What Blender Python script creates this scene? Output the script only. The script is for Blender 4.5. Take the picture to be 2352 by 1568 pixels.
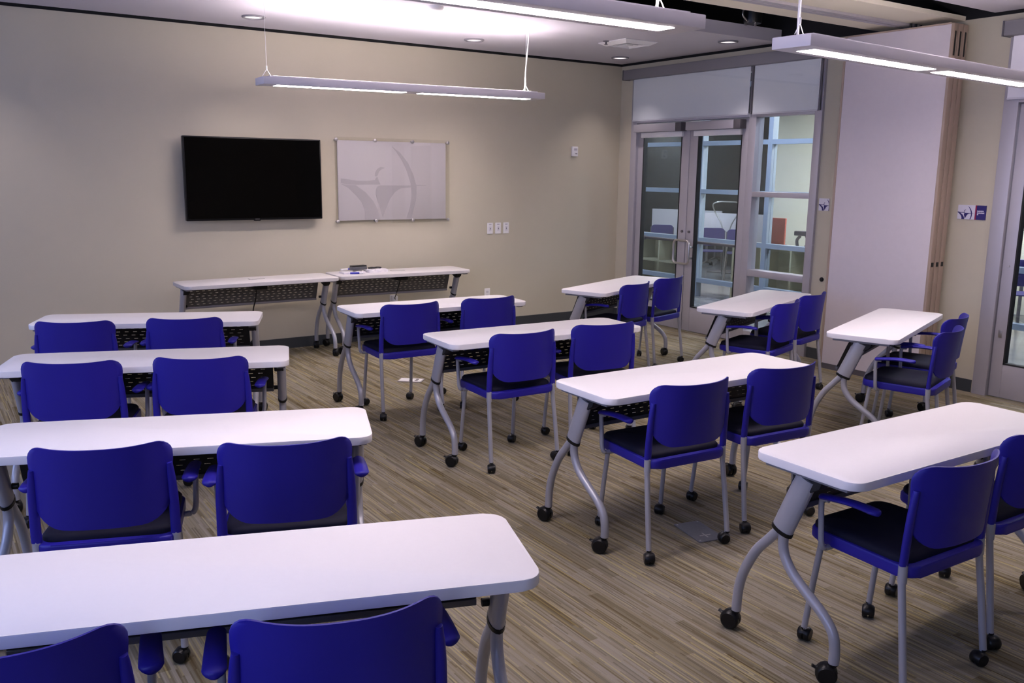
import bpy, bmesh, math, random
from mathutils import Vector, Matrix
from mathutils.geometry import tessellate_polygon
random.seed(7)
for o in list(bpy.data.objects): bpy.data.objects.remove(o)
scene = bpy.context.scene
C = scene.collection
PI = math.pi
# ------------------------------------------------------------------ camera
CAM_H, YAW, PITCH, ROLL, FPX = 1.7025, math.radians(33.87), math.radians(10.81), math.radians(0.763), 2040.3
fw = Vector((math.sin(YAW)*math.cos(PITCH), math.cos(YAW)*math.cos(PITCH), -math.sin(PITCH)))
rt = Vector((math.cos(YAW), -math.sin(YAW), 0)); up = rt.cross(fw)
r2 = rt*math.cos(ROLL)+up*math.sin(ROLL); u2 = -rt*math.sin(ROLL)+up*math.cos(ROLL)
cam = bpy.data.cameras.new('camera'); camo = bpy.data.objects.new('camera', cam); C.objects.link(camo)
camo.matrix_world = Matrix(((r2.x, u2.x, -fw.x, 0), (r2.y, u2.y, -fw.y, 0), (r2.z, u2.z, -fw.z, CAM_H), (0, 0, 0, 1)))
cam.sensor_fit = 'HORIZONTAL'; cam.sensor_width = 36; cam.lens = FPX/2352*36
cam.clip_start = 0.05; cam.clip_end = 100
scene.camera = camo
# ------------------------------------------------------------------ world, light, exposure
world = bpy.data.worlds.new('world'); scene.world = world; world.use_nodes = True
bg = world.node_tree.nodes['Background']
bg.inputs[0].default_value = (0.42, 0.52, 1.0, 1); bg.inputs[1].default_value = 1.7
scene.view_settings.view_transform = 'Standard'; scene.view_settings.look = 'None'
scene.view_settings.gamma = 1; scene.view_settings.use_curve_mapping = False
scene.view_settings.exposure = 1.37
LAMP = (1.0, 0.865, 0.885)          # colour of the pendant lamps
DOWN, UPW = 14.5, 28.0
SPOT = 19.0                        # watts of each recessed downlight             # emission of the pendants' lower lenses and upper slots
# ------------------------------------------------------------------ room measures
YW, XR, XL, YF, H = 8.20, 6.99, -1.7, -2.6, 2.933
DECK = 3.6
# ------------------------------------------------------------------ materials
M = {}
def newmat(name):
    m = bpy.data.materials.new(name); m.use_nodes = True; M[name] = m
    return m, m.node_tree.nodes, m.node_tree.links
def pbr(name, col, rough=0.5, metal=0.0, noise=0.0, nscale=40, bump=0.0, bscale=200, spec=0.5, coat=0.0):
    m, n, l = newmat(name); b = n['Principled BSDF']
    b.inputs['Base Color'].default_value = (*col, 1); b.inputs['Roughness'].default_value = rough
    b.inputs['Metallic'].default_value = metal; b.inputs['Specular IOR Level'].default_value = spec
    b.inputs['Coat Weight'].default_value = coat
    tc = n.new('ShaderNodeTexCoord')
    if noise:
        t = n.new('ShaderNodeTexNoise'); t.inputs['Scale'].default_value = nscale; t.inputs['Detail'].default_value = 4
        l.new(tc.outputs['Object'], t.inputs['Vector'])
        mx = n.new('ShaderNodeMix'); mx.data_type = 'RGBA'
        mx.inputs[6].default_value = (*[c*(1-noise) for c in col], 1); mx.inputs[7].default_value = (*[min(1, c*(1+noise)) for c in col], 1)
        l.new(t.outputs['Fac'], mx.inputs[0]); l.new(mx.outputs[2], b.inputs['Base Color'])
    if bump:
        t = n.new('ShaderNodeTexNoise'); t.inputs['Scale'].default_value = bscale; t.inputs['Detail'].default_value = 3
        l.new(tc.outputs['Object'], t.inputs['Vector'])
        bp = n.new('ShaderNodeBump'); bp.inputs['Strength'].default_value = bump; bp.inputs['Distance'].default_value = 0.002
        l.new(t.outputs['Fac'], bp.inputs['Height']); l.new(bp.outputs['Normal'], b.inputs['Normal'])
    return m
def emit(name, col, s, base=(.8, .8, .8)):
    m, n, l = newmat(name); b = n['Principled BSDF']
    b.inputs['Base Color'].default_value = (*base, 1)
    b.inputs['Emission Color'].default_value = (*col, 1); b.inputs['Emission Strength'].default_value = s
    return m
pbr('wall', (.575, .525, .405), .85, noise=.03, nscale=3, bump=.25, bscale=160)
pbr('ceiling', (.58, .56, .62), .9, noise=.02, nscale=2)
pbr('header', (.80, .75, .62), .85, noise=.02, nscale=3)
pbr('void', (.006, .006, .007), .9)
pbr('base', (.045, .05, .055), .6)
pbr('alu', (.47, .45, .49), .42, .25, noise=.03, nscale=12)
pbr('alu_dark', (.13, .12, .13), .5, .3)
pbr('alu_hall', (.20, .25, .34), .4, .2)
pbr('white_plastic', (.86, .84, .84), .45)
pbr('shade', (.90, .88, .92), .8, bump=.15, bscale=500)
pbr('valance', (.24, .23, .25), .6, .2)
pbr('laminate', (.83, .80, .81), .45, noise=.012, nscale=60)
pbr('grey_laminate', (.68, .65, .65), .4, noise=.05, nscale=120)
pbr('blue', (.018, .012, .275), .43, bump=.12, bscale=700, spec=.4)
pbr('seat', (.006, .006, .020), .7, bump=.3, bscale=900, spec=.22)
pbr('silver', (.40, .40, .44), .34, .25, noise=.02, nscale=60)
pbr('black', (.006, .006, .0065), .35, spec=.35)
pbr('black_soft', (.012, .011, .012), .7)
pbr('mesh_panel', (.022, .022, .024), .55, .2)
pbr('mesh_panel_grey', (.11, .105, .105), .55, .2)
pbr('lip', (.13, .13, .14), .5, .3)
pbr('tv_frame', (.004, .004, .005), .3, spec=.3)
pbr('tv_screen', (.0015, .0012, .001), .06, spec=.22)
pbr('board_white', (.70, .66, .71), .35)
pbr('emblem_grey', (.55, .52, .57), .5)
pbr('emblem_navy', (.022, .015, .14), .5)
pbr('sign_white', (.74, .72, .80), .4)
pbr('sign_red', (.30, .012, .07), .5)
pbr('steel', (.55, .53, .52), .3, .9)
pbr('partition', (.70, .64, .67), .9, noise=.03, nscale=25, bump=.35, bscale=400)
pbr('partition_edge', (.42, .32, .25), .5)
pbr('lamp_white', (.72, .69, .73), .45)
pbr('cable_white', (.85, .84, .85), .5)
pbr('concrete', (.20, .20, .21), .22, noise=.25, nscale=3)
pbr('hall_wall', (.60, .60, .54), .85, noise=.03, nscale=2)
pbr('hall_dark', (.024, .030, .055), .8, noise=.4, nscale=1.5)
pbr('cubby', (.46, .43, .31), .6, noise=.06, nscale=14)
pbr('hall_chair', (.035, .025, .16), .5)
pbr('red_board', (.26, .04, .035), .6)
pbr('purple_dark', (.05, .04, .07), .5)
pbr('marker_blue', (.05, .05, .42), .5)
pbr('floor_plate', (.17, .165, .18), .45, .3, noise=.15, nscale=50)
pbr('floor_plate_light', (.42, .37, .36), .45)
pbr('cloth', (.80, .76, .78), .9)
emit('lens', LAMP, DOWN, (.9, .9, .9))
emit('uplens', LAMP, UPW, (.9, .9, .9))
emit('downlight_lens', (1, .9, .9), .55, (.7, .66, .66))
emit('hall_fill', (.72, .80, 1.0), 26.0)  # bluish glow of the light panels added over the hall
emit('hall_fill_warm', (1.0, .95, .86), 70.0)  # warm glow of the panel added to brighten the pale hall wall
def glass(name, tint, gloss):
    m, n, l = newmat(name); out = n['Material Output']; n.remove(n['Principled BSDF'])
    tr = n.new('ShaderNodeBsdfTransparent'); tr.inputs[0].default_value = (*tint, 1)
    gl = n.new('ShaderNodeBsdfGlossy'); gl.inputs['Roughness'].default_value = gloss
    lw = n.new('ShaderNodeLayerWeight'); pw_ = n.new('ShaderNodeMath'); pw_.operation = 'POWER'; pw_.inputs[1].default_value = 5
    l.new(lw.outputs['Facing'], pw_.inputs[0])
    fr = n.new('ShaderNodeMath'); fr.operation = 'MULTIPLY_ADD'; fr.inputs[1].default_value = .95; fr.inputs[2].default_value = .045; l.new(pw_.outputs[0], fr.inputs[0])
    mx = n.new('ShaderNodeMixShader'); l.new(fr.outputs[0], mx.inputs[0]); l.new(tr.outputs[0], mx.inputs[1]); l.new(gl.outputs[0], mx.inputs[2])
    l.new(mx.outputs[0], out.inputs[0])
glass('glass', (.95, .97, .97), 0.0)
glass('acrylic', (.97, .97, .95), 0.02)
def carpet():
    m, n, l = newmat('carpet'); b = n['Principled BSDF']; b.inputs['Roughness'].default_value = .95; b.inputs['Specular IOR Level'].default_value = .1
    tc = n.new('ShaderNodeTexCoord'); sp = n.new('ShaderNodeSeparateXYZ'); l.new(tc.outputs['Object'], sp.inputs[0])
    def mth(op, a, c=None):
        k = n.new('ShaderNodeMath'); k.operation = op
        for i, v in enumerate((a, c)):
            if v is None: continue
            if isinstance(v, (int, float)): k.inputs[i].default_value = v
            else: l.new(v, k.inputs[i])
        return k.outputs[0]
    def layer(width, length, seed):
        col = mth('FLOOR', mth('DIVIDE', mth('ADD', sp.outputs[0], seed), width))
        w1 = n.new('ShaderNodeTexWhiteNoise'); w1.noise_dimensions = '1D'; l.new(col, w1.inputs['W'])
        seg = mth('FLOOR', mth('ADD', mth('DIVIDE', sp.outputs[1], length), mth('MULTIPLY', w1.outputs['Value'], 37.0)))
        cv = n.new('ShaderNodeCombineXYZ'); l.new(col, cv.inputs[0]); l.new(seg, cv.inputs[1])
        w2 = n.new('ShaderNodeTexWhiteNoise'); w2.noise_dimensions = '2D'; l.new(cv.outputs[0], w2.inputs['Vector'])
        return w2.outputs['Value']
    def ramp(fac, stops):
        r = n.new('ShaderNodeValToRGB'); r.color_ramp.interpolation = 'LINEAR'
        while len(r.color_ramp.elements) < len(stops): r.color_ramp.elements.new(.5)
        for e, (p, c) in zip(r.color_ramp.elements, stops): e.position = p; e.color = (*c, 1)
        l.new(fac, r.inputs[0]); return r.outputs[0]
    wide = ramp(layer(.017, .42, 3.1), [(0, (.135, .105, .052)), (.2, (.195, .160, .095)), (.42, (.25, .225, .18)), (.75, (.275, .255, .215)), (1, (.225, .195, .13))])
    thin = ramp(layer(.006, .30, 11.7), [(0, (.085, .064, .034)), (.25, (.19, .155, .10)), (.6, (.26, .235, .19)), (.86, (.28, .245, .175)), (.94, (.42, .35, .16)), (1, (.46, .38, .18))])
    mx = n.new('ShaderNodeMix'); mx.data_type = 'RGBA'; mx.inputs[0].default_value = .55; l.new(wide, mx.inputs[6]); l.new(thin, mx.inputs[7])
    broad = ramp(layer(.046, .55, 21.3), [(0, (.62, .57, .43)), (.25, (.92, .90, .82)), (.6, (1, 1, 1)), (1, (1.0, .98, .92))])
    mb = n.new('ShaderNodeMix'); mb.data_type = 'RGBA'; mb.blend_type = 'MULTIPLY'; mb.inputs[0].default_value = .85; l.new(mx.outputs[2], mb.inputs[6]); l.new(broad, mb.inputs[7]); mx = mb
    nz = n.new('ShaderNodeTexNoise'); nz.inputs['Scale'].default_value = 420; nz.inputs['Detail'].default_value = 2; l.new(tc.outputs['Object'], nz.inputs['Vector'])
    mr = n.new('ShaderNodeMapRange'); mr.inputs[3].default_value = .76; mr.inputs[4].default_value = 1.34; l.new(nz.outputs['Fac'], mr.inputs[0])
    m2 = n.new('ShaderNodeVectorMath'); m2.operation = 'SCALE'; l.new(mx.outputs[2], m2.inputs[0]); l.new(mr.outputs[0], m2.inputs['Scale'])
    l.new(m2.outputs[0], b.inputs['Base Color'])
    bp = n.new('ShaderNodeBump'); bp.inputs['Strength'].default_value = .5; bp.inputs['Distance'].default_value = .003
    l.new(nz.outputs['Fac'], bp.inputs['Height']); l.new(bp.outputs['Normal'], b.inputs['Normal'])
carpet()
# ------------------------------------------------------------------ mesh helpers
def obj(name, bm, mat, parent=None, smooth=None):
    me = bpy.data.meshes.new(name); bmesh.ops.recalc_face_normals(bm, faces=bm.faces); bm.to_mesh(me); bm.free()
    me.materials.append(M[mat])
    if smooth:
        me.shade_smooth(); me.set_sharp_from_angle(angle=math.radians(smooth))
    o = bpy.data.objects.new(name, me); C.objects.link(o)
    if parent: o.parent = parent
    return o
def tag(o, label, cat=None, group=None, kind=None):
    o['label'] = label
    if cat: o['category'] = cat
    if group: o['group'] = group
    if kind: o['kind'] = kind
    return o
def thing(name, label, cat, loc=(0, 0, 0), rz=0, group=None, kind=None):
    o = bpy.data.objects.new(name, None); C.objects.link(o); o.empty_display_size = .1
    o.location = loc; o.rotation_euler = (0, 0, rz)
    return tag(o, label, cat, group, kind)
def box(bm, x0, x1, y0, y1, z0, z1, bev=0, seg=2):
    vs = [bm.verts.new((x, y, z)) for x in (x0, x1) for y in (y0, y1) for z in (z0, z1)]
    fs = [(0, 1, 3, 2), (4, 6, 7, 5), (0, 4, 5, 1), (2, 3, 7, 6), (0, 2, 6, 4), (1, 5, 7, 3)]
    fc = [bm.faces.new([vs[i] for i in f]) for f in fs]
    if bev:
        bmesh.ops.bevel(bm, geom=list({e for f in fc for e in f.edges}), offset=bev, segments=seg, affect='EDGES', profile=.5)
def B(name, mat, parent, x0, x1, y0, y1, z0, z1, bev=0, smooth=None):
    bm = bmesh.new(); box(bm, x0, x1, y0, y1, z0, z1, bev)
    return obj(name, bm, mat, parent, smooth or (35 if bev else None))
def BL(name, mat, parent, boxes, bev=0):
    bm = bmesh.new()
    for b in boxes: box(bm, *b, bev)
    return obj(name, bm, mat, parent, 35 if bev else None)
def spline(pts, n=6):
    P = [Vector(p) for p in pts]; out = []
    for i in range(len(P)-1):
        a, b, c, d = P[max(i-1, 0)], P[i], P[i+1], P[min(i+2, len(P)-1)]
        for k in range(n):
            t = k/n
            out.append(.5*((2*b)+(c-a)*t+(2*a-5*b+4*c-d)*t*t+(3*b-a-3*c+d)*t**3))
    return out+[P[-1]]
def tube(bm, pts, r, seg=10, ref=Vector((1, 0, 0)), ry=None, closed=False, cap=True):
    pts = [Vector(p) for p in pts]; rings = []; n = len(pts)
    for i, p in enumerate(pts):
        if closed: d = pts[(i+1) % n]-pts[i-1]
        else: d = pts[min(i+1, n-1)]-pts[max(i-1, 0)]
        d.normalize(); rf = ref if abs(d.dot(ref)) < .97 else Vector((0, 1, 0)) if abs(d.y) < .9 else Vector((0, 0, 1))
        a = (rf-d*rf.dot(d)).normalized(); b = d.cross(a)
        rr = r(i/(n-1)) if callable(r) else r; rb = ry if ry else rr
        rings.append([bm.verts.new(p+a*rr*math.cos(2*PI*k/seg)+b*rb*math.sin(2*PI*k/seg)) for k in range(seg)])
    for i in range(n if closed else n-1):
        A, Bq = rings[i], rings[(i+1) % n]
        for k in range(seg): bm.faces.new((A[k], A[(k+1) % seg], Bq[(k+1) % seg], Bq[k]))
    if cap and not closed: bm.faces.new(rings[0][::-1]); bm.faces.new(rings[-1])
def T(name, mat, parent, pts, r, seg=10, ref=Vector((1, 0, 0)), ry=None, closed=False):
    bm = bmesh.new(); tube(bm, pts, r, seg, ref, ry, closed); return obj(name, bm, mat, parent, 40)
def prism(bm, pts, z0, z1, bev=0, seg=2, mp=lambda a, b, c: (a, b, c)):
    lo = [bm.verts.new(mp(x, y, z0)) for x, y in pts]; hi = [bm.verts.new(mp(x, y, z1)) for x, y in pts]
    n = len(pts); f0 = bm.faces.new(lo[::-1]); f1 = bm.faces.new(hi)
    for i in range(n): bm.faces.new((lo[i], lo[(i+1) % n], hi[(i+1) % n], hi[i]))
    if bev: bmesh.ops.bevel(bm, geom=list(f0.edges)+list(f1.edges), offset=bev, segments=seg, affect='EDGES', profile=.5)
def rrect(x0, x1, y0, y1, r, k=6):
    out = []
    for cx, cy, a0 in ((x1-r, y1-r, 0), (x0+r, y1-r, 90), (x0+r, y0+r, 180), (x1-r, y0+r, 270)):
        for i in range(k+1):
            a = math.radians(a0+90*i/k); out.append((cx+r*math.cos(a), cy+r*math.sin(a)))
    return out
def lathe(bm, prof, seg=24, org=(0, 0, 0), axis='Z'):
    rings = []
    for r, h in prof:
        ring = []
        for k in range(seg):
            a = 2*PI*k/seg; c, s = r*math.cos(a), r*math.sin(a)
            v = (c, s, h) if axis == 'Z' else (h, c, s) if axis == 'X' else (c, h, s)
            ring.append(bm.verts.new((v[0]+org[0], v[1]+org[1], v[2]+org[2])))
        rings.append(ring)
    for A, Bq in zip(rings, rings[1:]):
        for k in range(seg): bm.faces.new((A[k], A[(k+1) % seg], Bq[(k+1) % seg], Bq[k]))
    bm.faces.new(rings[0][::-1]); bm.faces.new(rings[-1])
def copy_tree(o, parent=None):
    c = o.copy(); C.objects.link(c); c.parent = parent
    for ch in list(o.children):
        copy_tree(ch, c)
    return c
def struct(name, label, cat, mat, boxes, bev=0):
    return tag(BL(name, mat, None, boxes, bev), label, cat, kind='structure')
# ------------------------------------------------------------------ the room shell
struct('floor', 'brown and grey streaked carpet floor of the training room', 'floor', 'carpet', [(XL-.1, XR+.02, YF-.1, YW+.1, -.1, 0)])
struct('wall_back', 'beige back wall carrying the television', 'wall', 'wall', [(XL-.1, XR+.25, YW, YW+.15, 0, 2.912)])
DW0, DW1, DWZ = 5.40, 7.97, 2.74       # glazed opening to the hall
D30, D31 = 1.9, 3.72                    # second doorway
struct('wall_right', 'beige right wall with glazed doors', 'wall', 'wall', [
    (XR, XR+.16, DW1, YW, 0, 2.912), (XR, XR+.16, DW0, DW1, DWZ, 2.912), (XR, XR+.16, D31, DW0, 0, 2.912),
    (XR, XR+.16, D30, D31, DWZ, 2.912), (XR, XR+.16, YF, D30, 0, 2.912)])
WZ0, WZ1 = .85, 2.65
wy = [(-1.6, .2), (.7, 2.5), (3.0, 4.8), (5.3, 7.1)]
lb = [(XL-.15, XL, YF, YW, 0, WZ0), (XL-.15, XL, YF, YW, WZ1, DECK)]
edges = [YF]+[e for a in wy for e in a]+[YW]
for a, b in zip(edges[0::2], edges[1::2]): lb.append((XL-.15, XL, a, b, WZ0, WZ1))
struct('wall_left', 'beige window wall on the daylight side', 'wall', 'wall', lb)
struct('wall_front', 'beige wall behind the rows of tables', 'wall', 'wall', [(XL-.1, XR+.1, YF-.15, YF, 0, DECK)])
for i, (a, b) in enumerate(wy):
    w = thing('window_%d' % (i+4), 'daylight window %d with aluminium frame in the left wall' % (i+1), 'window', (XL-.08, (a+b)/2, 0), kind='structure')
    hw = (b-a)/2
    BL('window_frame', 'alu', w, [(-.03, .03, -hw, -hw+.05, WZ0, WZ1), (-.03, .03, hw-.05, hw, WZ0, WZ1), (-.03, .03, -hw, hw, WZ0, WZ0+.05), (-.03, .03, -hw, hw, WZ1-.05, WZ1)])
    B('pane', 'glass', w, -.004, .004, -hw+.05, hw-.05, WZ0+.05, WZ1-.05)
    pl = bpy.data.lights.new('window_portal', 'AREA'); pl.shape = 'RECTANGLE'; pl.size = b-a; pl.size_y = WZ1-WZ0
    pl.cycles.is_portal = True
    po = bpy.data.objects.new('window_portal', pl); C.objects.link(po); po.location = (XL-.2, (a+b)/2, (WZ0+WZ1)/2); po.rotation_euler = (0, -PI/2, 0)
# ceiling: two hung gypsum clouds, a partition header between, a black void above
CE1, CE2 = 5.88, 3.86
struct('ceiling', 'grey-white gypsum ceiling panel hung above the television wall', 'ceiling', 'ceiling', [(XL+.03, XR-.035, CE1, YW-.035, H, 3.045)])
struct('ceiling.001', 'grey-white gypsum ceiling panel hung over the nearer tables', 'ceiling', 'ceiling', [(XL+.03, XR-.035, YF+.03, CE2, H, 3.045)])
struct('ceiling.002', 'black painted deck above the hung ceilings', 'ceiling', 'void', [(XL-.1, XR+.2, YF-.1, YW+.2, DECK, DECK+.1)])
hd = struct('trim_1', 'beige ceiling header carrying the partition track', 'trim', 'header', [(XL, XR-.012, 4.10, 4.82, 2.905, 2.94)])
BL('track', 'alu_dark', hd, [(XL, XR-.02, 4.475, 4.495, 2.895, 2.906), ])
BL('track_flange', 'alu', hd, [(XL, XR-.02, 4.425, 4.475, 2.885, 2.9045), (XL, XR-.02, 4.495, 4.545, 2.885, 2.9045)])
struct('trim_2', 'black reveal strip at the head of the back wall', 'trim', 'void', [(XL, XR, YW-.012, YW+.1, 2.912, DECK)])
struct('trim_3', 'black reveal strip at the head of the right wall', 'trim', 'void', [(XR-.012, XR+.1, YF, YW-.012, 2.912, DECK)])
struct('baseboard_back', 'dark grey rubber baseboard along the back wall', 'baseboard', 'base', [(XL, XR-.012, YW-.012, YW, 0, .10)])
struct('baseboard_right', 'dark grey rubber baseboard along the right wall', 'baseboard', 'base', [
    (XR-.012, XR, DW1+.02, YW, 0, .10), (XR-.012, XR, D31+.02, DW0-.05, 0, .10)])
# ------------------------------------------------------------------ storefront in the right wall
def storefront_frame(name, label, y0, y1, ztop, members):
    t = thing(name, label, 'door frame', (0, 0, 0), kind='structure')
    for b in members: B('frame_member', 'alu', t, XR-.03, XR+.09, *b, .003)
    return t
storefront_frame('trim_4', 'aluminium storefront frame around the double doors', DW0, DW1, DWZ, [
    (7.875, DW1, 0, DWZ), (6.125, 6.215, 0, DWZ), (DW0-.04, DW0+.04, 0, DWZ),
    (6.215, 7.875, 2.262, 2.30), (DW0+.04, 6.125, 2.262, 2.30),
    (DW0+.04, 6.125, 1.49, 1.54), (DW0+.04, 6.125, .70, .765), (DW0+.04, 6.125, 0, .14), (6.215, 7.875, 2.70, DWZ), (DW0+.04, 6.125, 2.70, DWZ)])
def pane_window(n, label, y0, y1, panes, dx=.03):
    w = thing('window_%d' % n, label, 'window', (XR+dx, (y0+y1)/2, 0), kind='structure')
    for z0, z1 in panes:
        B('pane', 'glass', w, -.004, .004, y0-(y0+y1)/2, y1-(y0+y1)/2, z0, z1)
    return w
pane_window(1, 'glazed sidelight of three panes beside the double doors', DW0+.04, 6.125, [(.14, .70), (.765, 1.49), (1.54, 2.262)])
pane_window(2, 'transom pane above the double doors', 6.22, 7.93, [(2.288, 2.743)], -.058)
pane_window(3, 'transom pane above the glazed sidelight', 5.40, 6.165, [(2.288, 2.743)], -.058)
def roller(label, y0, y1, z0, z1, x):
    t = thing('roller_shade', label, 'shade', (x, (y0+y1)/2, z0), group='roller shades of the glazed doors'); h = (y1-y0)/2
    B('fabric', 'shade', t, -.003, .003, -h, h, .012, z1-z0)
    B('bottom_bar', 'lamp_white', t, -.007, .007, -h, h, 0, .014)
roller('white roller shade drawn over the transom of the double doors', 6.22, 7.93, 2.285, 2.744, XR-.044)
roller('white roller shade drawn over the transom of the glazed sidelight', 5.40, 6.165, 2.285, 2.744, XR-.044)
for lab, a, b in (('long grey shade valance above the double doors', 5.36, 8.06), ('grey shade valance above the single glass door', 2.0, 3.75)):
    v = thing('shade_valance', lab, 'valance', (XR, (a+b)/2, 2.745)); h = (b-a)/2
    B('cassette', 'valance', v, -.11, -.001, -h+.012, h-.012, 0, .105, .004)
    for s in (-1, 1): B('end_cap', 'alu_dark', v, -.112, -.001, s*h-.012 if s > 0 else -h, s*h if s > 0 else -h+.012, -.003, .108)
T('shade_guide', 'alu_dark', None, [(XR-.045, 6.19, 2.29), (XR-.045, 6.19, 2.74)], .012); tag(bpy.data.objects['shade_guide'], 'dark vertical shade guide between the two transom shades', 'shade guide', 'shade guides')
g2 = T('shade_guide', 'alu_dark', None, [(XR-.045, 5.38, 2.29), (XR-.045, 5.38, 2.74)], .009); tag(g2, 'dark vertical shade guide at the wall end of the sidelight shade', 'shade guide', 'shade guides')
def leaf(n, label, y0, y1, meet_low, handle):
    # y0<y1; the meeting stile is at y0 when meet_low
    c = (y0+y1)/2; h = (y1-y0)/2
    t = thing('door_%d' % n, label, 'door', (XR+.02, c, 0.008), kind='structure')
    sm, so = .115, .09
    lo, hi = (sm, so) if meet_low else (so, sm)
    B('stile', 'alu', t, -.025, .025, -h, -h+lo, 0, 2.245, .003); B('stile', 'alu', t, -.025, .025, h-hi, h, 0, 2.245, .003)
    B('top_rail', 'alu', t, -.025, .025, -h+lo, h-hi, 2.13, 2.245, .003); B('bottom_rail', 'alu', t, -.025, .025, -h+lo, h-hi, 0, .262, .003)
    g = B('pane', 'glass', t, -.004, .004, -h+lo, h-hi, .262, 2.13)
    BL('gasket', 'black_soft', t, [(-.027, .027, -h+lo, -h+lo+.012, .262, 2.13), (-.027, .027, h-hi-.012, h-hi, .262, 2.13), (-.027, .027, -h+lo, h-hi, .262, .274)])
    if handle:
        bar = T('push_bar', 'alu_dark', t, [(.075, -h+.05, .965), (.075, h-.05, .965)], .016)
        for s in (-1, 1): B('bar_bracket', 'alu_dark', t, .0251, .08, s*(h-.06)-.025, s*(h-.06)+.025, .94, .99, .003)
        T('lock_cylinder', 'alu_dark', t, [(-.0251, (-h+.045) if meet_low else (h-.05), 1.08), (-.04, (-h+.045) if meet_low else (h-.05), 1.08)], .014)
    return t
d1 = leaf(1, 'left leaf of the aluminium and glass double doors', 7.045, 7.865, True, True)
d2 = leaf(2, 'right leaf of the aluminium and glass double doors with loop pull', 6.225, 7.035, False, True)
ring = rrect(.30, .535, .735, .985, .045, 5)
dp_ = T('door_pull', 'steel', d2, [(-.075, y, z) for y, z in ring], .0125, 10, Vector((1, 0, 0)), closed=True)
for z in (.80, .92): T('pull_post', 'steel', dp_, [(-.0255, .30, z), (-.070, .30, z)], .010, 8)
tag(bpy.data.objects['door_pull'], 'looped satin steel pull')
for dd, s in ((d1, 1), (d2, 1)):
    h = .41
    b = B('closer', 'alu', dd, -.115, -.0255, -.27, .40, 2.150, 2.236, .004)
    B('closer_end', 'alu_dark', b, -.116, -.0255, -.36, -.271, 2.148, 2.238, .003)
    sh = B('shade_cassette', 'white_plastic', dd, -.06, -.0255, -.32, .33, 2.09, 2.147, .004)
# third door (single, right)
storefront_frame('trim_5', 'aluminium frame of the single glass door', D30, D31, DWZ, [(3.61, D31, 0, DWZ), (D30, D30+.1, 0, DWZ), (D30+.1, 3.61, 2.262, 2.30), (D30+.1, 3.61, 2.70, DWZ)])
roller('white roller shade drawn over the transom of the single glass door', 1.98, 3.69, 2.285, 2.744, XR-.044)
pane_window(8, 'transom pane above the single glass door', D30+.1, 3.61, [(2.30, 2.70)])
d3 = leaf(3, 'single glass door beside the blue and white sign', 2.70, 3.60, True, False)
d4 = leaf(4, 'second leaf of the glass door beside the blue and white sign', 2.01, 2.69, False, False)
B('lock_plate', 'steel', d3, -.032, -.0255, .39, .42, .47, .53, .002)
B('shade_cassette', 'white_plastic', d3, -.06, -.0255, -.32, .345, 2.09, 2.147, .004)
T('closer_pin', 'steel', d3, [(-.0255, .40, 1.03), (-.034, .40, 1.03)], .008)
# ------------------------------------------------------------------ folding partition parked along the right wall
fp = thing('folding_partition', 'tall fabric-faced folding partition panels parked flat along the right wall', 'partition', (6.80, 4.5025, 0))
pw = .068
for i in range(3):
    x0 = -.10+i*pw
    p = B('partition_panel', 'partition', fp, x0, x0+pw-.016, -.46, .46, .05, 2.85, .003)
    for s in (-1, 1):
        B('edge_trim', 'partition_edge', p, x0-.002, x0+pw-.014, s*.46 if s > 0 else -.4825, .4825 if s > 0 else -.46, .045, 2.855, .002)
    B('top_trim', 'partition_edge', p, x0-.002, x0+pw-.014, -.46, .46, 2.85, 2.862)
    B('bottom_seal', 'alu_dark', p, x0+.006, x0+pw-.022, -.46, .46, 0.0, .05)
    B('latch', 'black', p, x0+.012, x0+pw-.03, -.4865, -.4825, 1.0, 1.035)
    T('hanger', 'black', p, [(x0+.028, -.1, 2.862), (x0+.028, -.1, 2.90)], .01, 8)
    B('end_slot', 'black', p, x0+.016, x0+pw-.034, -.4845, -.4825, 2.62, 2.80)
# ------------------------------------------------------------------ emblem of an archer drawing a bow
EMB = {
 'bow': [(920, 310), (1040, 400), (1150, 540), (1230, 720), (1270, 880), (1265, 1050), (1230, 1200), (1190, 1335), (1125, 1335), (1175, 1180), (1200, 1000), (1185, 830), (1130, 650), (1060, 500), (990, 390)],
 'head': [(690, 735), (692, 685), (725, 630), (770, 605), (830, 617), (790, 632), (748, 668), (726, 722), (712, 740)],
 'arm': [(235, 770), (300, 775), (450, 800), (600, 800), (690, 785), (705, 752), (726, 745), (740, 800), (765, 850), (430, 856), (300, 850), (235, 830)],
 'leg': [(230, 842), (300, 856), (430, 860), (560, 960), (660, 1080), (720, 1200), (745, 1340), (550, 1345), (545, 1200), (500, 1090), (430, 1000), (330, 900)],
 'body': [(700, 930), (720, 880), (760, 862), (1190, 862), (1190, 890), (1040, 905), (960, 960), (890, 1060), (840, 1180), (790, 1310), (760, 1200), (720, 1070), (697, 990)],
 'arrow': [(1262, 853), (1410, 859), (1410, 864), (1262, 866)]}
def emblem(parent, mat, mp, keys=None, clip=None):
    bm = bmesh.new()
    for k, pts in EMB.items():
        if keys and k not in keys: continue
        q = [((x-200)/1500, 1-(y-250)/1100) for x, y in pts]
        if clip: q = [(min(max(a, clip[0]), clip[1]), min(max(b, clip[2]), clip[3])) for a, b in q]
        f = [bm.verts.new(mp(a, b, 0)) for a, b in q]; g = [bm.verts.new(mp(a, b, 1)) for a, b in q]; n = len(q)
        for tri in tessellate_polygon([[Vector((a, b, 0)) for a, b in q]]):
            if len(set(tri)) < 3: continue
            bm.faces.new([f[i] for i in tri]); bm.faces.new([g[i] for i in tri[::-1]])
        for i in range(n): bm.faces.new((f[i], f[(i+1) % n], g[(i+1) % n], g[i]))
    return obj('emblem', bm, mat, parent)
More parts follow.
